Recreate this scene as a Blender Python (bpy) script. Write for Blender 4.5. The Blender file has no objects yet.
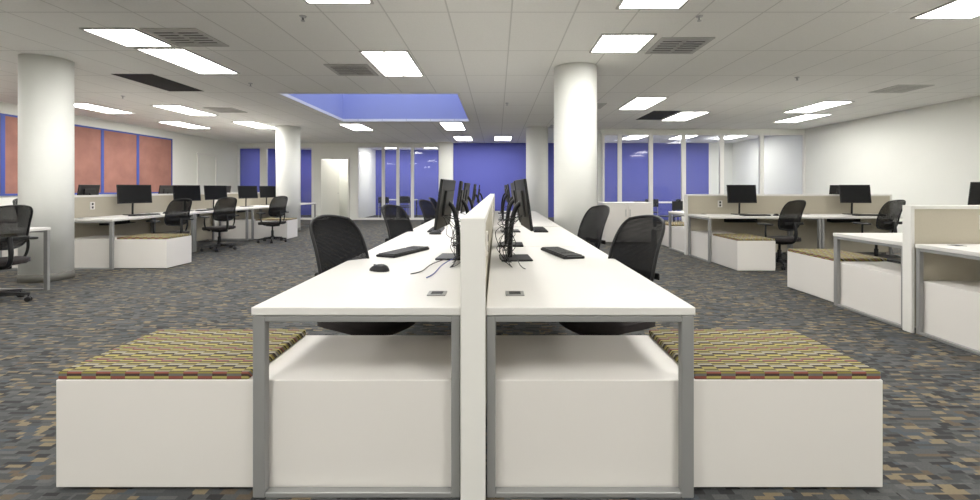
import bpy, bmesh, math, random
from mathutils import Vector, Matrix
random.seed(4)
S = bpy.context.scene
COL = S.collection
R = math.radians

# ------------------------------------------------------------- materials
class NB:
    def __init__(s, name):
        s.m = bpy.data.materials.new(name); s.m.use_nodes = True
        s.nt = s.m.node_tree; s.n = s.nt.nodes; s.l = s.nt.links
        s.b = s.n["Principled BSDF"]
    def node(s, t): return s.n.new(t)
    def link(s, a, b): s.l.new(a, b)
    def math(s, op, a, b=None, c=None):
        nd = s.n.new("ShaderNodeMath"); nd.operation = op
        for i, v in enumerate((a, b, c)):
            if v is None: continue
            if isinstance(v, (int, float)): nd.inputs[i].default_value = v
            else: s.l.new(v, nd.inputs[i])
        return nd.outputs[0]
    def xyz(s):
        tc = s.node("ShaderNodeTexCoord"); sp = s.node("ShaderNodeSeparateXYZ")
        s.link(tc.outputs["Object"], sp.inputs[0])
        return tc.outputs["Object"], sp.outputs[0], sp.outputs[1], sp.outputs[2]
    def mix(s, f, a, b):
        nd = s.node("ShaderNodeMix"); nd.data_type = 'RGBA'
        for sock, v in ((nd.inputs[0], f), (nd.inputs[6], a), (nd.inputs[7], b)):
            if isinstance(v, (int, float)): sock.default_value = v
            elif isinstance(v, tuple): sock.default_value = v
            else: s.link(v, sock)
        return nd.outputs[2]
    def ramp(s, fac, stops, const=True):
        nd = s.node("ShaderNodeValToRGB"); cr = nd.color_ramp
        if const: cr.interpolation = 'CONSTANT'
        cr.elements[0].position = stops[0][0]; cr.elements[0].color = stops[0][1]
        cr.elements[1].position = stops[1][0]; cr.elements[1].color = stops[1][1]
        for p, c in stops[2:]:
            e = cr.elements.new(p); e.color = c
        s.link(fac, nd.inputs[0]); return nd.outputs[0]

def c4(c): return (c[0], c[1], c[2], 1.0)
def mat(name, col, rough=0.5, metal=0.0, var=0.06, scale=12.0, bump=0.0, detail=2.0, spec=None):
    k = NB(name); k.b.inputs["Roughness"].default_value = rough
    k.b.inputs["Metallic"].default_value = metal
    if spec is not None: k.b.inputs["Specular IOR Level"].default_value = spec
    o, x, y, z = k.xyz()
    nz = k.node("ShaderNodeTexNoise"); nz.inputs["Scale"].default_value = scale; nz.inputs["Detail"].default_value = detail
    k.link(o, nz.inputs["Vector"])
    d = tuple(v*(1-var) for v in col); u = tuple(min(1, v*(1+var)) for v in col)
    k.link(k.mix(nz.outputs[0], c4(d), c4(u)), k.b.inputs["Base Color"])
    if bump:
        bp = k.node("ShaderNodeBump"); bp.inputs["Strength"].default_value = bump
        k.link(nz.outputs[0], bp.inputs["Height"]); k.link(bp.outputs[0], k.b.inputs["Normal"])
    return k.m

M = {}
M['white'] = mat('white_laminate', (0.80,0.765,0.725), 0.4, var=0.02, scale=3)
M['top'] = mat('white_desktop_laminate', (0.73,0.71,0.68), 0.45, var=0.015, scale=3)
M['wall'] = mat('white_wall_paint', (0.84,0.84,0.785), 0.8, var=0.02, scale=2)
M['colm'] = mat('white_column_paint', (0.84,0.845,0.81), 0.7, var=0.02, scale=2)
M['blue'] = mat('blue_wall_paint', (0.082,0.094,0.43), 0.7, var=0.06, scale=1.2)
M['skyblue'] = mat('lavender_blue_paint', (0.36,0.40,0.68), 0.7, var=0.04, scale=2)
M['steel'] = mat('grey_painted_metal', (0.30,0.30,0.295), 0.45, 0.3, var=0.03)
M['black'] = mat('black_plastic', (0.007,0.007,0.008), 0.45, var=0.1, spec=.3)
M['darkg'] = mat('dark_grey_plastic', (0.012,0.012,0.013), 0.5, var=0.1, spec=.3)
M['seat'] = mat('black_seat_fabric', (0.014,0.010,0.010), 0.9, var=0.3, scale=200, bump=0.2)
M['fabric'] = mat('beige_panel_fabric', (0.49,0.445,0.35), 0.9, var=0.06, scale=150, bump=0.1)
M['trimw'] = mat('white_trim_paint', (0.82,0.805,0.765), 0.5, var=0.02)
M['base'] = mat('grey_vinyl_baseboard', (0.16,0.155,0.14), 0.6)
M['dark'] = mat('painted_void_shade', (0.012,0.011,0.010), 0.9)  # near-black colour stands in for the shade inside ceiling openings
M['vent'] = mat('grey_vent_metal', (0.50,0.49,0.46), 0.5, 0.2)
M['tape'] = mat('blue_masking_tape', (0.035,0.07,0.36), 0.6)
M['paper'] = mat('salmon_brown_masking_paper', (0.31,0.135,0.105), 0.85, var=0.45, scale=2.5, bump=0.3, detail=8)
M['screen'] = mat('black_monitor_glass', (0.005,0.005,0.006), 0.35, var=0.1, spec=.12)
M['key'] = mat('black_key_plastic', (0.015,0.015,0.016), 0.55, spec=.3)
M['blucord'] = mat('blue_network_cable', (0.03,0.06,0.35), 0.5)
M['chrome'] = mat('brushed_metal', (0.5,0.5,0.5), 0.3, 0.9)

# backrest mesh (woven, see-through)
k = NB('black_woven_chair_mesh'); k.b.inputs["Base Color"].default_value=(0.007,0.007,0.008,1); k.b.inputs["Roughness"].default_value=0.9; k.b.inputs["Specular IOR Level"].default_value=0.1
o,x,y,z = k.xyz()
a = k.math('GREATER_THAN', k.math('FRACT', k.math('MULTIPLY', x, 130)), 0.73)
b = k.math('GREATER_THAN', k.math('FRACT', k.math('MULTIPLY', z, 130)), 0.73)
hole = k.math('MULTIPLY', a, b)
k.link(k.math('SUBTRACT', 1.0, hole), k.b.inputs["Alpha"])
M['mesh'] = k.m

# glass
k = NB('partition_glass'); k.n.remove(k.b)
tr = k.node("ShaderNodeBsdfTransparent"); tr.inputs[0].default_value=(0.93,0.94,0.96,1)
gl = k.node("ShaderNodeBsdfGlossy"); gl.inputs["Roughness"].default_value=0.03; gl.inputs[0].default_value=(0.6,0.6,0.65,1)
df = k.node("ShaderNodeBsdfDiffuse"); df.inputs[0].default_value=(0.5,0.55,0.65,1)
m0 = k.node("ShaderNodeMixShader"); m0.inputs[0].default_value=0.03; k.link(tr.outputs[0], m0.inputs[1]); k.link(df.outputs[0], m0.inputs[2])
fr = k.node("ShaderNodeFresnel"); fr.inputs[0].default_value=1.38
mx = k.node("ShaderNodeMixShader"); k.link(fr.outputs[0], mx.inputs[0]); k.link(m0.outputs[0], mx.inputs[1]); k.link(gl.outputs[0], mx.inputs[2])
k.link(mx.outputs[0], k.n["Material Output"].inputs[0]); M['glass'] = k.m

# light diffuser: two tube glow bands with a darker centre rib
k = NB('prismatic_light_diffuser')
o,x,y,z = k.xyz()
ax = k.math('ABSOLUTE', x)
g = k.math('ABSOLUTE', k.math('SINE', k.math('MULTIPLY', ax, 10.5)))
rib = k.math('LESS_THAN', ax, 0.009)
st = k.math('ADD', k.math('MULTIPLY', g, 8.0), 8.0)
st = k.math('MULTIPLY', st, k.math('SUBTRACT', 1.0, k.math('MULTIPLY', rib, 0.97)))
k.b.inputs["Base Color"].default_value=(0.8,0.8,0.78,1)
k.b.inputs["Emission Color"].default_value=(1.0,0.985,0.93,1)
k.link(st, k.b.inputs["Emission Strength"]); M['lamp'] = k.m

# ceiling tiles
k = NB('white_acoustic_ceiling_tile'); k.b.inputs["Roughness"].default_value=0.9
o,x,y,z = k.xyz()
def linemask(c, off, per, w):
    f = k.math('FRACT', k.math('DIVIDE', k.math('SUBTRACT', c, off), per))
    d = k.math('MULTIPLY', k.math('MINIMUM', f, k.math('SUBTRACT', 1.0, f)), per)
    return k.math('LESS_THAN', d, w)
mk = k.math('MAXIMUM', linemask(x, -1.69, 0.61, 0.008), linemask(y, 5.57, 1.22, 0.009))
nz = k.node("ShaderNodeTexNoise"); nz.inputs["Scale"].default_value=60; nz.inputs["Detail"].default_value=4; k.link(o, nz.inputs["Vector"])
tile = k.mix(nz.outputs[0], (0.84,0.83,0.79,1), (0.95,0.94,0.90,1))
k.link(k.mix(mk, tile, (0.67,0.66,0.625,1)), k.b.inputs["Base Color"]); M['ceil'] = k.m

# carpet
k = NB('patterned_grey_carpet'); k.b.inputs["Roughness"].default_value=0.95
o,x,y,z = k.xyz()
def cells(sx, sy, ox, oy):
    row = k.math('FLOOR', k.math('DIVIDE', k.math('ADD', y, oy), sy))
    xx = k.math('ADD', k.math('DIVIDE', k.math('ADD', x, ox), sx), k.math('MULTIPLY', row, 0.37))
    cb = k.node("ShaderNodeCombineXYZ"); k.link(k.math('FLOOR', xx), cb.inputs[0]); k.link(row, cb.inputs[1])
    w = k.node("ShaderNodeTexWhiteNoise"); w.noise_dimensions='2D'; k.link(cb.outputs[0], w.inputs["Vector"])
    return w.outputs["Value"]
g1=(0.058,0.060,0.060,1); g2=(0.037,0.039,0.041,1); g3=(0.076,0.078,0.077,1); tan=(0.175,0.135,0.078,1); brn=(0.082,0.060,0.038,1); blk=(0.013,0.013,0.014,1); blu=(0.045,0.055,0.066,1)
ra = k.ramp(cells(0.058,0.030,0,0), [(0,g1),(0.28,g2),(0.48,g3),(0.60,blk),(0.74,tan),(0.84,brn),(0.93,blu)])
rb = k.ramp(cells(0.075,0.020,50.03,50.02), [(0,g2),(0.33,g1),(0.52,blk),(0.70,g3),(0.80,tan),(0.90,brn),(.95,blu)])
sel = k.math('GREATER_THAN', cells(0.116,0.06,20,20), 0.5)
cm = k.mix(sel, ra, rb)
nz = k.node("ShaderNodeTexNoise"); nz.inputs["Scale"].default_value=160; k.link(o, nz.inputs["Vector"])
hs = k.node("ShaderNodeHueSaturation"); k.link(cm, hs.inputs["Color"]); k.link(k.math('ADD', k.math('MULTIPLY', nz.outputs[0], 0.8), 0.6), hs.inputs["Value"])
k.link(hs.outputs[0], k.b.inputs["Base Color"])
M['carpet'] = k.m

# cushion: tight staggered stripes
k = NB('multicolour_striped_upholstery'); k.b.inputs["Roughness"].default_value=0.85
o,x,y,z = k.xyz()
col = k.math('FLOOR', k.math('DIVIDE', x, 0.058))
ph = k.math('PINGPONG', col, 1.0)
yz = k.math('ADD', y, z)
idx = k.math('FLOOR', k.math('ADD', k.math('DIVIDE', yz, 0.0098), k.math('MULTIPLY', ph, 2.0)))
t = k.math('FRACT', k.math('DIVIDE', k.math('ADD', idx, 0.5), 14.0))
ol=(0.22,0.18,0.035,1); ye=(0.40,0.34,0.09,1); bk=(0.010,0.009,0.009,1); wh=(0.40,0.36,0.26,1); rd=(0.24,0.065,0.04,1); gr=(0.13,0.125,0.12,1); br=(0.045,0.025,0.018,1)
cs_=[bk,ye,ol,br,bk,wh,gr,ol,bk,ye,br,rd,gr,ol]
k.link(k.ramp(t, [(i/14,c) for i,c in enumerate(cs_)]), k.b.inputs["Base Color"])
M['cushion'] = k.m

# ------------------------------------------------------------- mesh helpers
def finish(bm, name, m, smooth=False):
    me = bpy.data.meshes.new(name)
    bmesh.ops.recalc_face_normals(bm, faces=bm.faces)
    bm.to_mesh(me); bm.free()
    ms = m if isinstance(m, list) else [m]
    for q in ms: me.materials.append(q)
    if smooth:
        for p in me.polygons: p.use_smooth = True
    ob = bpy.data.objects.new(name, me); COL.objects.link(ob)
    return ob
def boxes(name, bl, m, bevel=0.003, seg=1, mats=None, smooth=False):
    """bl: (x0,x1,y0,y1,z0,z1[,mat index])"""
    bm = bmesh.new()
    for b in bl:
        t = bmesh.new()
        bmesh.ops.create_cube(t, size=1.0)
        x0,x1,y0,y1,z0,z1 = b[:6]
        for v in t.verts:
            v.co = Vector(((x0+x1)/2+v.co.x*(x1-x0), (y0+y1)/2+v.co.y*(y1-y0), (z0+z1)/2+v.co.z*(z1-z0)))
        if bevel:
            bv = min(bevel, 0.45*min(x1-x0, y1-y0, z1-z0))
            bmesh.ops.bevel(t, geom=t.edges[:], offset=bv, segments=seg, affect='EDGES', profile=0.5)
        if len(b) > 6:
            for f in t.faces: f.material_index = b[6]
        tm = bpy.data.meshes.new("t"); t.to_mesh(tm); t.free(); bm.from_mesh(tm); bpy.data.meshes.remove(tm)
    return finish(bm, name, m, smooth)
def lathe(name, prof, m, seg=24, loc=(0,0,0), smooth=True):
    bm = bmesh.new(); rings=[]
    for r,z in prof:
        rings.append([bm.verts.new((loc[0]+r*math.cos(2*math.pi*i/seg), loc[1]+r*math.sin(2*math.pi*i/seg), loc[2]+z)) for i in range(seg)])
    for a,b in zip(rings, rings[1:]):
        for i in range(seg): bm.faces.new((a[i],a[(i+1)%seg],b[(i+1)%seg],b[i]))
    bm.faces.new(rings[0]); bm.faces.new(rings[-1])
    ob = finish(bm, name, m, False)
    if smooth:
        for p in ob.data.polygons: p.use_smooth = len(p.vertices)==4
    return ob
def tube(name, pts, r, m, closed=False, res=8, bez=False):
    cu = bpy.data.curves.new(name+"_c", 'CURVE'); cu.dimensions='3D'; cu.bevel_depth=r; cu.bevel_resolution=2; cu.use_fill_caps=True
    sp = cu.splines.new('NURBS' if bez else 'POLY'); sp.points.add(len(pts)-1)
    for p,q in zip(sp.points, pts): p.co=(*q,1)
    sp.use_cyclic_u = closed
    if bez: sp.order_u=4; sp.use_endpoint_u=True; sp.resolution_u=res
    co = bpy.data.objects.new("tmp", cu)
    me = bpy.data.meshes.new_from_object(co); bpy.data.objects.remove(co)
    me.name=name; me.materials.clear(); me.materials.append(m)
    for p in me.polygons: p.use_smooth=True
    ob = bpy.data.objects.new(name, me); COL.objects.link(ob); return ob

def tag(ob, label, cat, group=None):
    ob["label"]=label; ob["category"]=cat
    if group: ob["group"]=group
def thing(name, label, cat, loc=(0,0,0), rot=0, group=None):
    e = bpy.data.objects.new(name, None); e.empty_display_size=0.1; COL.objects.link(e)
    e.location=loc; e.rotation_euler=(0,0,rot); tag(e,label,cat,group); return e
def part(p, ob, label=None):
    ob.parent=p
    if label: ob["label"]=label
    return ob
def copy_thing(src, loc, rot, label=None, skip=()):
    def rec(o, parent):
        n = o.copy(); COL.objects.link(n)
        if parent: n.parent = parent
        for c in list(o.children):
            if c.name.split('.')[0] in skip: continue
            rec(c, n)
        return n
    n = rec(src, None); n.location=loc; n.rotation_euler=(0,0,rot)
    if label: n["label"]=label
    return n
def struct(ob): ob["kind"]="structure"; return ob

CH = 2.905
# ------------------------------------------------------------- room shell
struct(boxes('floor', [(-10,9.2,-4,20.3,-0.1,0)], M['carpet'], 0))
hx0,hx1,hy0,hy1 = -3.9,-0.7,8.05,11.4
struct(boxes('ceiling', [(-10,9.2,-4,hy0,CH,CH+.05),(-10,9.2,hy1,20.3,CH,CH+.05),(-10,hx0,hy0,hy1,CH,CH+.05),(hx1,9.2,hy0,hy1,CH,CH+.05)], M['ceil'], 0))
SK=CH+1.5
struct(boxes('wall_skylight', [(hx0-.05,hx1+.05,hy1,hy1+.05,CH+.05,SK),(hx0-.05,hx1+.05,hy0-.05,hy0,CH+.05,SK),(hx0-.05,hx0,hy0,hy1,CH+.05,SK),(hx1,hx1+.05,hy0,hy1,CH+.05,SK)], M['skyblue'], 0))
struct(boxes('trim_1', [(hx0-.03,hx1+.03,hy0-.03,hy0+.01,CH-.015,CH),(hx0-.03,hx1+.03,hy1-.01,hy1+.03,CH-.015,CH),(hx0-.03,hx0+.01,hy0,hy1,CH-.015,CH),(hx1-.01,hx1+.03,hy0,hy1,CH-.015,CH)], M['trimw'], 0))
struct(boxes('wall_left', [(-10,-9.8,-4,20.3,0,CH)], M['wall'], 0))
struct(boxes('wall_right', [(8.9,9.1,-4,17.2,0,CH)], M['wall'], 0))
struct(boxes('wall_front', [(-9.8,8.9,-4,-3.8,0,CH)], M['wall'], 0))
struct(boxes('wall_back', [(-1.65,8.0,17,17.2,0,CH)], M['blue'], 0))
struct(boxes('wall_back_right', [(8.0,8.9,17,17.2,0,CH)], M['wall'], 0))
struct(boxes('wall_far_back', [(-9.8,-1.65,20.1,20.3,0,CH)], M['blue'], 0))
struct(boxes('wall_side', [(-1.65,-1.5,17.2,20.1,0,CH)], M['wall'], 0))
struct(boxes('wall_meeting_room', [(2.95,3.05,13.1,17,0,CH)], M['wall'], 0))
struct(boxes('wall_office', [(-9.8,-9.72,17.1,20.1,0,CH),(-6.9,-6.85,17.1,20.1,0,CH)], M['blue'], 0))
struct(boxes('wall_corridor', [(-6.85,-5.5,18.5,18.6,0,CH),(-5.5,-5.42,17.1,20.1,0,CH),(-6.85,-6.80,17.1,18.5,0,CH)], M['wall'], 0))
# back-left wall at y=17
struct(boxes('wall_back_left', [(-9.8,-5.3,17,17.1,2.75,CH),(-8.9,-8.75,17,17.1,0,2.75),(-8.0,-7.5,17,17.1,0,2.75),(-6.95,-6.7,17,17.1,0,2.75),(-5.55,-5.3,17,17.1,0,2.75),(-6.7,-5.55,17,17.1,2.3,2.75),
   (-2.15,-1.65,16.75,17.1,0,CH),(-5.3,-2.15,17,17.1,2.78,CH),(3.0,8.9,13.0,13.1,2.78,CH)], M['wall'], 0))
struct(boxes('baseboard_right', [(8.885,8.9,-3.8,13,0,0.1)], M['base'], 0))
struct(boxes('baseboard_left', [(-9.8,-9.785,-3.8,17,0,0.1)], M['base'], 0))
struct(boxes('baseboard_back', [(-1.65,2.95,16.985,17,0,0.1)], M['base'], 0))

wn = [0]
def gwin(x0,x1,y,z0,z1,mid=None):
    wn[0]+=1
    f=0.055
    bl=[(x0,x0+f,y-.01,y+.08,z0,z1,0),(x1-f,x1,y-.01,y+.08,z0,z1,0),(x0+f,x1-f,y,y+.08,z0,z0+.08,0),(x0+f,x1-f,y,y+.08,z1-.05,z1,0),(x0+f,x1-f,y+.035,y+.045,z0+.08,z1-.05,1)]
    o=struct(boxes('window_%d'%wn[0], bl, [M['trimw'],M['glass']], 0)); return o
for a,b in ((-9.8,-8.9),(-8.75,-8.0),(-7.5,-6.95)): gwin(a,b,17,0.0,2.75)
xs=[-5.3,-4.3,-3.75,-3.2,-2.15]
for a,b in zip(xs,xs[1:]): gwin(a,b,17,0.0,2.78)
xs=[3.05,3.55,4.45,5.4,6.5,7.65,8.9]
for a,b in zip(xs,xs[1:]): gwin(a,b,13.0,0.0,2.78)
# papered windows on left wall
def pwin(y0,y1,z0=1.05,z1=2.68):
    wn[0]+=1; x=-9.8; f=.04
    bl=[(x,x+.02,y0,y1,z0,z1,0),(x+.0,x+.03,y0,y0+f,z0,z1,1),(x,x+.03,y1-f,y1,z0,z1,1),(x,x+.03,y0+f,y1-f,z1-f,z1,1),(x,x+.03,y0+f,y1-f,z0,z0+f,1)]
    struct(boxes('window_%d'%wn[0], bl, [M['paper'],M['tape']], 0))
y=5.0
for w in (1.3,1.3,1.3,1.3,0.95,1.1,1.3): pwin(y,y+w); y+=w
# doors
def door(n, loc, rot, leaf_rot, w=0.95):
    o = boxes('door_%d'%n, [(-w/2-.06,-w/2,-.03,.13,0,2.36),(w/2,w/2+.06,-.03,.13,0,2.36),(-w/2,w/2,-.03,.13,2.3,2.36)], M['trimw'], .004)
    struct(o); o.location=loc; o.rotation_euler=(0,0,rot)
    lf = boxes('door_leaf', [(0,w,0,.04,0.01,2.28)], M['trimw'], .003)
    lf.parent=o; lf.location=(-w/2,.02,0); lf.rotation_euler=(0,0,leaf_rot)
    h = tube('handle', [(w-.08,-.04,1.0),(w-.16,-.04,1.0)], .012, M['chrome']); h.parent=lf
door(1,(-6.125,16.98,0),0,R(70),1.0)
door(2,(-9.79,15.2,0),R(90),R(0),0.9)

# ------------------------------------------------------------- columns
def column(x,y,r,label):
    e = thing('column', label, 'column', (x,y,0), 0, 'round structural columns')
    part(e, lathe('shaft', [(r,0.0),(r,CH)], M['colm'], 64))
    part(e, lathe('base_trim', [(r+.008,0),(r+.008,.1),(r,.105)], M['base'], 64))
column(-5.95,5.95,.265,'round white painted column beside the desk rows')
column(1.11,6.38,.30,'round white painted column next to the middle desks')
column(-5.8,12.5,.31,'round white painted column near the glass offices')
column(1.13,12.7,.31,'round white painted column before the blue wall')

# ------------------------------------------------------------- ceiling fittings
def light(x0,x1,y0,y1):
    w,l=x1-x0,y1-y0
    e=thing('ceiling_light','recessed fluorescent ceiling light with white prismatic diffuser','ceiling light',((x0+x1)/2,(y0+y1)/2,CH),0,'fluorescent ceiling lights')
    f=.025
    part(e, boxes('light_frame',[(-w/2,w/2,-l/2,-l/2+f,-.014,0),(-w/2,w/2,l/2-f,l/2,-.014,0),(-w/2,-w/2+f,-l/2+f,l/2-f,-.014,0),(w/2-f,w/2,-l/2+f,l/2-f,-.014,0)],M['vent'],0), 'grey metal light frame')
    part(e, boxes('diffuser',[(-w/2+f,w/2-f,-l/2+f,l/2-f,-.008,-.001)],M['lamp'],0))
Ls=[(-1.71,-1.10,5.56,6.80),(-1.74,-1.13,2.9,4.13),(1.15,1.76,4.95,5.62),(1.12,1.73,3.0,4.25),(4.13,4.74,3.5,4.5),
 (-4.43,-3.85,4.77,5.38),(-4.40,-3.80,5.45,6.66),(-8.8,-8.2,9.0,10.2),(-7.1,-6.5,9.2,10.5),(-8.7,-8.1,11.5,12.8),(-6.8,-6.2,11.5,12.8),
 (-4.2,-3.6,11.9,13.2),(-1.5,-.9,11.6,13.1),(2.6,3.2,8.4,9.7),(4.1,4.75,10,11.3),(6.4,7.0,8.8,10.1),(7.1,7.7,10.3,11.6),(-1.45,-.85,14.8,16),(-.1,.5,14.8,16),
 (-4.4,-3.8,0,1.2),(1.1,1.7,-.6,.6),(4.1,4.7,0,1.2),(-1.74,-1.13,-.6,.6),(-8.2,-7.6,5.6,6.8),(-7.8,-7.2,2,3.2),(7,7.6,2,3.2),(-6.1,-5.5,2.4,3.6),(6.6,7.2,4.2,5.4),  # final pair: unseen fixtures added to brighten the left column and right side
 (4.3,4.9,14.4,15.6),(5.9,6.5,14.4,15.6),(7.5,8.1,14.4,15.6),(-4.8,-4.2,18,19.2),(-3.1,-2.5,18,19.2),(-8.6,-8.0,18,19.2),(-6.4,-5.9,17.4,18.2),(-1.7,-1.1,-3,-1.8),(3,3.6,-3,-1.8),(-6,-5.4,-3,-1.8)]  # includes extra fixtures behind the glass, added to brighten the room interiors
for l in Ls: light(*l)
def vent(x,y,s=.6,sy=.6):
    e=thing('air_vent','square louvred metal ceiling air vent','air vent',(x,y,CH),0,'ceiling air vents')
    part(e, boxes('vent_frame',[(-s/2,s/2,-sy/2,-sy/2+.05,-.012,0),(-s/2,s/2,sy/2-.05,sy/2,-.012,0),(-s/2,-s/2+.05,-sy/2+.05,sy/2-.05,-.012,0),(s/2-.05,s/2,-sy/2+.05,sy/2-.05,-.012,0),(-.02,.02,-sy/2+.05,sy/2-.05,-.012,0)],M['vent'],0))
    part(e, boxes('vent_shade_sheet',[(-s/2+.05,s/2-.05,-sy/2+.05,sy/2-.05,-.003,-.0005)],M['dark'],0))  # dark sheet in place of the shaded duct behind the louvres
    n=6; part(e, boxes('louvres',[(-s/2+.05,s/2-.05,-sy/2+.05+(i+.2)*(sy-.1)/n,-sy/2+.05+(i+.65)*(sy-.1)/n,-.012,-.004) for i in range(n)],M['vent'],0))
for v in ((-3.5,5.08),(2.16,5.37),(-2.08,6.47),(-5.9,9.8),(1.9,9.3),(6.9,7.7),(1.75,12.4)): vent(*v)
n=1
for x0,x1,y0,y1 in ((-5.75,-5.14,6.7,7.9),(3.45,4.06,9.9,11.2)):
    n+=1; struct(boxes('trim_%d'%n,[(x0,x1,y0,y1,CH-.004,CH)],M['dark'],0))  # dark sheet painting the shaded hole of a missing tile
def sprinkler(x,y):
    e=thing('fire_sprinkler','small metal fire sprinkler head in ceiling','sprinkler',(x,y,CH),0,'ceiling sprinklers')
    part(e, lathe('escutcheon',[(.035,.004),(.035,0),(.03,-.012),(.012,-.015)],M['chrome'],16))
    part(e, lathe('sprinkler_head',[(.009,-.012),(.009,-.04),(.02,-.045),(.02,-.05)],M['chrome'],12))
for p in ((-1.92,4.45),(2.0,4.45),(-4.0,7.3),(4.6,6.9),(.2,9),(-6.9,8.3)): sprinkler(*p)

# ------------------------------------------------------------- desks
DL=1.83
def make_desk():
    e=thing('office_desk','white laminate office desk on grey metal frame legs','desk',(0,0,0),0,'white workstation desks')
    part(e, boxes('desktop',[(.05,.862,.004,DL-.004,.710,.742)],M['top'],.004,2))
    for yy in (0.008,DL-.044):
        part(e, boxes('frame_leg',[(.810,.858,yy,yy+.036,0,.708),(.052,.086,yy,yy+.036,0,.708),(.086,.810,yy,yy+.036,.684,.708),(.086,.810,yy,yy+.036,0,.022)],M['steel'],.003))
    part(e, boxes('cable_tray',[(.12,.24,.62,DL-.62,.60,.61),(.12,.13,.62,DL-.62,.61,.66),(.14,.16,.64,.66,.61,.71),(.14,.16,DL-.66,DL-.64,.61,.71)],M['darkg'],.002))
    for a,b in ((.19,.27),(DL-.27,DL-.19)):
        part(e, boxes('power_outlet',[(.13,.21,a,b,.742,.746,0),(.145,.195,a+.015,a+.036,.7445,.7475,1),(.145,.195,b-.036,b-.015,.7445,.7475,1)],[M['steel'],M['darkg']],.0005))
    return e
def make_bench():
    e=thing('storage_bench','low white storage cabinet with striped cushion under desk end','storage bench',(0,0,0),0,'low storage benches')
    part(e, boxes('cabinet_body',[(.065,1.63,.052,.60,.012,.44)],M['white'],.003))
    part(e, boxes('plinth',[(.12,1.60,.095,.58,0,.012)],M['base'],0))
    part(e, boxes('drawer_front',[(.08,.855,.60,.616,.04,.425),(.865,1.61,.60,.616,.04,.425)],M['white'],.002))
    part(e, boxes('cushion',[(.88,1.625,.055,.597,.44,.472)],M['cushion'],.006,3), 'multicoloured striped seat cushion')
    return e
DESK=make_desk(); BENCH=make_bench(); used={'d':0,'b':0,'m':0}
def place(proto, key, loc, rot, label=None):
    if not used[key]:
        used[key]=1; proto.location=loc; proto.rotation_euler=(0,0,rot)
        if label: proto["label"]=label
        return proto
    return copy_thing(proto, loc, rot, label)
def make_mirror():
    e=thing('storage_bench','low white storage cabinet with striped cushion under desk end','storage bench',(0,0,0),0,'low storage benches')
    for c in BENCH.children:
        me=c.data.copy()
        for v in me.vertices: v.co.x=-v.co.x*1.022
        me.flip_normals()
        o=bpy.data.objects.new(c.name.split('.')[0],me); COL.objects.link(o); part(e,o,c.get("label"))
    return e
BENCHM=make_mirror()
def divider(O,th,L,zt=1.09,w=.048):
    e=thing('desk_divider','low beige fabric desk divider with white end cap','divider',(O[0],O[1],0),th,'desk divider panels')
    part(e, boxes('end_cap',[(-w,w,-.02,.012,0,zt)],M['trimw'],.004))
    part(e, boxes('end_cap',[(-w,w,L-.012,L+.02,0,zt)],M['trimw'],.004))
    part(e, boxes('fabric_panel',[(-.036,.036,.012,L-.012,.05,zt-.03)],M['fabric'],.002))
    part(e, boxes('top_rail',[(-w+.002,w-.002,.012,L-.012,zt-.03,zt)],M['trimw'],.003))
    for s in (-1,1):
        part(e, boxes('outlet',[(s*.0405-.004,s*.0405+.004,.55,.63,.86,.98,0),(s*.044-.003,s*.044+.003,.575,.605,.93,.965,1),(s*.044-.003,s*.044+.003,.575,.605,.875,.91,1)],[M['trimw'],M['darkg']],0))
def xf(O,th,p):
    c,s=math.cos(th),math.sin(th); return (O[0]+c*p[0]-s*p[1], O[1]+s*p[0]+c*p[1])
def cluster(O,th,n,sides=(1,-1),bench=True,zt=1.09,w=.048):
    L=n*DL
    divider(O,th,L,zt,w)
    for i in range(n):
        if 1 in sides:
            p=xf(O,th,(0,i*DL)); place(DESK,'d',(*p,0),th)
        if -1 in sides:
            p=xf(O,th,(0,(i+1)*DL)); place(DESK,'d',(*p,0),th+math.pi)
    if bench:
        place(BENCH,'b',(*O,0),th); place(BENCHM,'m',(*O,0),th)
C0=(-.092,1.740)
cluster(C0,0,2)
cluster((-.092,1.740+2*DL+.045),0,2,bench=False)
cluster((-6.55,6.65),0,2)
cluster((-6.55,10.5),0,2)
cluster((3.46,3.78),-R(90),2,zt=1.06,w=.042)
cluster((3.42,8.13),-R(90),2)
p=(-6.14,3.5); place(DESK,'d',(*p,0),0)

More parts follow.
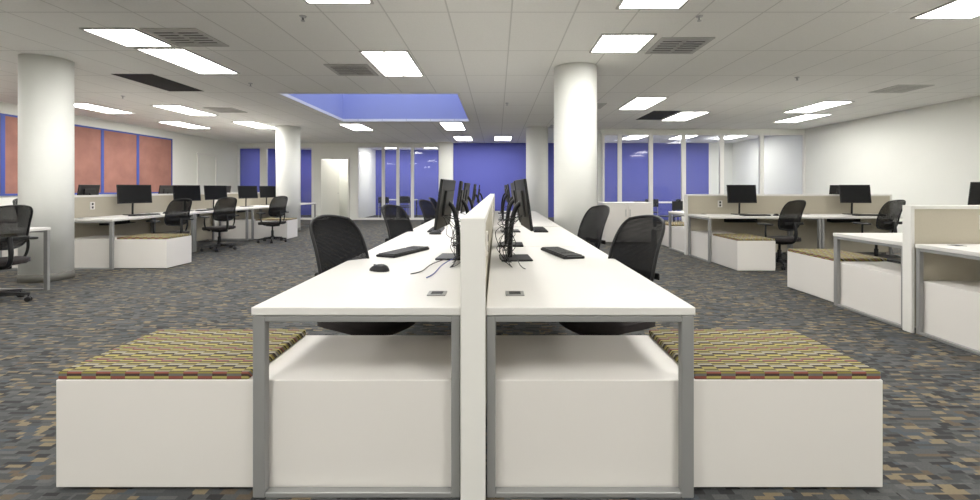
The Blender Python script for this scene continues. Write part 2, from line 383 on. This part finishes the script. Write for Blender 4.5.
# ------------------------------------------------------------- chairs
def make_chair():
    e=thing('office_chair','black mesh-back swivel office chair','chair',(0,0,0),0,'black office chairs')
    bm=bmesh.new(); bmesh.ops.create_cube(bm,size=1)
    bmesh.ops.subdivide_edges(bm,edges=bm.edges[:],cuts=5,use_grid_fill=True)
    for v in bm.verts:
        x,y,z=v.co*2
        k=1-.10*(abs(x)**4)*(abs(y)**4)*2
        zz=.430+z*.038*(1-.35*max(abs(x),abs(y))**4) - (.03*max(0,y)**3) +.012*abs(x)**2 -(.006 if z>0 else 0)
        v.co=Vector((x*.25*k*(1-.06*(y<0)*abs(y)),y*.245*k,zz))
    s=finish(bm,'seat',M['seat'],True); part(e,s,'black fabric seat')
    def P(s,t,off=0):
        w=.192*(1-.20*abs(2*t-1)**6)*(1+.05*math.sin(math.pi*t))*(.93+.07*(1-t)) 
        zz=.575+.45*t-.022*(s*s)*(1 if t>.5 else -1)*abs(2*t-1)**2
        yy=-.205-.165*t+.04*math.sin(math.pi*t*.9)+.05*s*s+off
        return (s*w,yy,zz)
    bm=bmesh.new(); NS,NT=12,20
    g=[[bm.verts.new(P(-1+2*i/NS,j/NT)) for i in range(NS+1)] for j in range(NT+1)]
    for j in range(NT):
        for i in range(NS): bm.faces.new((g[j][i],g[j][i+1],g[j+1][i+1],g[j+1][i]))
    b=finish(bm,'backrest',M['mesh'],True); part(e,b,'black woven mesh backrest')
    pts=[P(-1+2*i/NS,0) for i in range(NS)]+[P(1,j/NT) for j in range(NT)]+[P(1-2*i/NS,1) for i in range(NS)]+[P(-1,1-j/NT) for j in range(NT)]
    part(b, tube('backrest_frame',pts,.010,M['black'],True))
    part(b, boxes('lumbar_bar',[(-.17,.17,-.256,-.244,.66,.70)],M['black'],.005))
    part(e, tube('back_support',[(0,-.10,.38),(0,-.22,.38),(0,-.30,.44),(0,-.285,.58),(0,-.262,.70)],.022,M['black'],bez=True))
    part(e, boxes('tilt_mechanism',[(-.09,.09,-.14,.12,.355,.40)],M['black'],.012,2))
    part(e, lathe('gas_lift',[(.028,.12),(.028,.26),(.018,.262),(.018,.36)],M['darkg'],16))
    for sgn in (-1,1):
        part(e, tube('armrest',[(sgn*.17,0,.39),(sgn*.28,0,.40),(sgn*.29,-.03,.54),(sgn*.28,-.02,.645)],.014,M['black'],bez=True))
        part(e, boxes('arm_pad',[(sgn*.28-.035,sgn*.28+.035,-.14,.11,.645,.67)],M['darkg'],.012,2))
    part(e, lathe('hub',[(.045,.07),(.05,.09),(.04,.14),(.028,.145)],M['black'],20))
    for i in range(5):
        a=2*math.pi*i/5+.3
        bm=bmesh.new()
        prev=None
        for r,w,z0,z1 in ((.03,.026,.075,.125),(.17,.02,.075,.108),(.30,.014,.072,.092)):
            ring=[bm.verts.new((r,w,z0)),bm.verts.new((r,-w,z0)),bm.verts.new((r,-w*.7,z1)),bm.verts.new((r,w*.7,z1))]
            if prev:
                for q in range(4): bm.faces.new((prev[q],prev[(q+1)%4],ring[(q+1)%4],ring[q]))
            else: bm.faces.new(ring)
            prev=ring
        bm.faces.new(prev)
        lg=finish(bm,'leg',M['black']); lg.rotation_euler=(0,0,a); part(e,lg)
        part(lg, lathe('caster_stem',[(.008,.04),(.008,.08)],M['black'],10,loc=(.29,0,0)))
        cs=lathe('caster',[(.012,-.026),(.026,-.024),(.0275,-.008),(.02,-.004),(.02,.004),(.0275,.008),(.026,.024),(.012,.026)],M['darkg'],16)
        cs.rotation_euler=(R(90),0,0); cs.location=(.29,0,.0275); cs.parent=lg
    return e
CHAIR=make_chair()
lbA='black mesh-back swivel chair with armrests at a white desk'
lbN='armless black mesh-back swivel chair pushed under a white desk'
chairs=[(-.78,2.70,-118,0),(.66,2.70,116,0),(-.82,4.55,-115,0),(.75,4.40,112,0),(-.80,6.6,-112,0),
 (-5.25,4.68,75,1),(-5.56,7.65,70,1),(-5.40,8.75,60,1),(-5.0,10.02,60,1),
 (4.32,6.88,14,1),(5.90,7.0,10,1),(-7.7,7.6,-90,1),(-7.7,9.3,-80,1),(-.9,8.3,-95,0),(1.0,8.3,95,0),
 (4.4,9.3,180,1),(6.2,9.3,175,1)]
for x,y,a,arms in chairs:
    copy_thing(CHAIR,(x,y,0),R(a),lbA if arms else lbN,skip=() if arms else ('armrest','arm_pad'))
for c in list(CHAIR.children_recursive)+[CHAIR]: bpy.data.objects.remove(c)

# ------------------------------------------------------------- monitors etc
def make_monitor():
    e=thing('computer_monitor','black flat-screen computer monitor on stand','monitor',(0,0,0),0,'black computer monitors')
    h=part(e, boxes('housing',[(-.245,.245,-.006,.012,-.16,.16)],M['black'],.005,2))
    part(h, boxes('back_shell',[(-.13,.13,-.02,-.005,-.08,.09)],M['darkg'],.008,2))
    part(h, boxes('screen',[(-.23,.23,.0115,.0135,-.145,.145)],M['screen'],0))
    h.location=(0,0,.36); h.rotation_euler=(R(8),0,0)
    part(e, tube('stand_neck',[(0,-.085,.012),(0,-.085,.20),(0,-.07,.34),(0,-.015,.365)],.016,M['black'],bez=True))
    part(e, boxes('stand_base',[(-.12,.12,-.15,.05,0,.012)],M['black'],.005,2))
    return e
MON=make_monitor()
Z=.742
def mon(x,y,a,label='black flat-screen monitor standing on a white desk'): copy_thing(MON,(x,y,Z),R(a),label)
for x,y,a in ((-.34,3.0,86),(-.31,3.7,93),(-.34,4.9,88),(-.34,6.7,90),(-.34,8.3,92),(.17,2.95,-86),(.16,3.65,-91),(.19,4.8,-87),(.17,6.5,-90),(.17,8.2,-88),
  (-6.2,7.7,-122),(-6.2,9.0,-122),(-6.25,10.0,-118),(-6.2,11.2,-120),(-6.2,12.2,-120),(-6.2,13.2,-115),(-6.9,7.6,100),(-6.9,9.4,95),(-6.9,11.4,90),
  (4.25,7.82,176),(6.22,7.82,172),(6.5,8.45,-5),(4.6,4.12,-8),(6.0,4.1,5)):
    mon(x,y,a)
for c in list(MON.children_recursive)+[MON]: bpy.data.objects.remove(c)

def make_keyboard():
    e=thing('keyboard','black computer keyboard lying on desk','keyboard',(0,0,0),0,'black keyboards')
    part(e, boxes('keyboard_body',[(-.225,.225,-.075,.075,0,.018)],M['black'],.006,2))
    bl=[]
    for r in range(6):
        y0=-.066+r*.0215
        x=-.215
        while x<.205:
            w=.017
            if r==0 and -.12<x<.0: w=.11
            if not (.085<x<.10) : bl.append((x,x+w,y0,y0+.0185,.016,.024))
            x+=w+.0025
    part(e, boxes('keys',bl,M['key'],0))
    return e
KB=make_keyboard()
for x,y,a in ((-.66,3.2,68),(.45,3.15,-76),(-.66,4.9,92),(.46,4.9,-90),(-5.95,7.6,-100),(-5.95,9.2,-90),(4.3,7.5,2),(6.2,7.5,-3),(4.4,4.45,180)):
    copy_thing(KB,(x,y,Z),R(a))
for c in list(KB.children_recursive)+[KB]: bpy.data.objects.remove(c)
def mouse(x,y,a):
    e=thing('computer_mouse','black computer mouse on white desktop','mouse',(x,y,Z),R(a),'black computer mice')
    bm=bmesh.new(); bmesh.ops.create_uvsphere(bm,u_segments=20,v_segments=12,radius=1)
    for v in bm.verts:
        v.co=Vector((v.co.x*.038*(1-.12*v.co.y),v.co.y*.065,max(0,v.co.z)*.038*(1-.25*v.co.y)))
    part(e, finish(bm,'mouse_body',M['black'],True)); part(e, boxes('scroll_wheel',[(-.004,.004,.018,.038,.026,.034)],M['darkg'],.002))
for q in ((-.66,2.52,65),(-.62,4.5,80),(4.65,7.5,0),(-5.95,8.1,-90)): mouse(*q)

# cords
def cord(pts,m='black',r=.0021,lab='loose black cable beside the monitors on the desk'):
    o=tube('power_cord',pts,r,M[m],bez=True,res=8); tag(o,lab,'cable','loose desk cables')
random.seed(11)
for side in (-1,1):
    bx = -.092+side*.13
    for y0 in (2.68,2.85,3.05,3.3,4.7):
        for q in range(4 if y0<3.0 else 1):
            pts=[(bx+side*.12,max(y0,2.85)+random.uniform(-.05,.05),1.03)]
            for j in range(5): pts.append((bx+random.uniform(-.06,.11)*side,y0+random.uniform(-.10,.12),1.0-.045*j+random.uniform(-.05,.04)))
            pts+= [(bx+side*.02,y0+random.uniform(-.1,.15),.75),(bx+side*.05,y0-.08,.747)]
            cord(pts)
cord([(-.30,2.95,.747),(-.36,2.75,.76),(-.42,2.6,.747),(-.40,2.45,.747),(-.46,2.40,.747)],r=.003)
cord([(-.25,3.0,.747),(-.30,2.7,.77),(-.34,2.55,.747),(-.33,2.4,.747),(-.36,2.3,.747)],'blucord',r=.003,lab='blue network cable lying on the white desktop')
cord([(.10,3.2,.747),(.14,2.8,.80),(.11,2.65,.747),(.16,2.55,.747)],r=.003)

# ------------------------------------------------------------- other furniture
e=thing('print_cabinet','white counter-height storage cabinet with doors','cabinet',(2.3,9.6,0),0)
part(e, boxes('cabinet_body',[(0,1.0,.02,.6,.05,.86)],M['white'],.003)); part(e, boxes('worktop',[(-.02,1.02,0,.62,.86,.89)],M['top'],.003)); part(e, boxes('plinth',[(.02,.98,.05,.58,0,.05)],M['base'],0))
for i in (0,1):
    d=part(e, boxes('door',[(.01+i*.495,.49+i*.495,0,.02,.06,.85)],M['white'],.002)); part(d, boxes('handle',[(.44+i*.09,.455+i*.09,-.025,0,.6,.75)],M['chrome'],.002))
def cafe_chair(x,y,a):
    e=thing('side_chair','black stacking chair with thin metal legs','chair',(x,y,0),R(a),'black side chairs')
    part(e, boxes('seat',[(-.22,.22,-.22,.22,.43,.46)],M['black'],.012,2))
    part(e, boxes('backrest',[(-.21,.21,-.25,-.23,.62,.86)],M['black'],.008,2))
    for sx in (-1,1):
        part(e, tube('leg',[(sx*.2,.2,0),(sx*.19,.19,.43)],.011,M['chrome'])); part(e, tube('leg',[(sx*.2,-.24,0),(sx*.19,-.22,.43),(sx*.18,-.24,.86)],.011,M['chrome']))
def meet_table(x,y,w,d):
    e=thing('meeting_table','small white meeting table with black metal legs','table',(x,y,0),0)
    part(e, boxes('tabletop',[(-w/2,w/2,-d/2,d/2,.71,.74)],M['top'],.005,2))
    for sx in (-1,1):
        for sy in (-1,1): part(e, boxes('leg',[(sx*(w/2-.05)-.02,sx*(w/2-.05)+.02,sy*(d/2-.05)-.02,sy*(d/2-.05)+.02,0,.71)],M['black'],.002))
meet_table(-4.0,18.4,1.4,.8); cafe_chair(-4.4,17.7,0); cafe_chair(-3.6,17.7,5); cafe_chair(-4.0,19.2,180)
cafe_chair(3.95,11.9,-60); cafe_chair(4.65,12.1,30); meet_table(5.2,15,1.8,.9); cafe_chair(4.8,14.2,0); cafe_chair(5.7,14.2,10)

# ------------------------------------------------------------- world & camera
w=bpy.data.worlds.new("World"); S.world=w; w.use_nodes=True
w.node_tree.nodes["Background"].inputs[0].default_value=(0.65,0.72,1.0,1); w.node_tree.nodes["Background"].inputs[1].default_value=1.3
S.view_settings.view_transform='Standard'
S.view_settings.exposure=0.84
S.view_settings.gamma=1.1
cam=bpy.data.cameras.new("Camera"); co=bpy.data.objects.new("Camera",cam); COL.objects.link(co)
co.location=(0,0,1.205); co.rotation_euler=(R(90),0,0)
cam.sensor_width=36; cam.lens=450/980*36; cam.shift_x=-7/980; cam.shift_y=-62/980; cam.clip_start=.05
S.camera=co
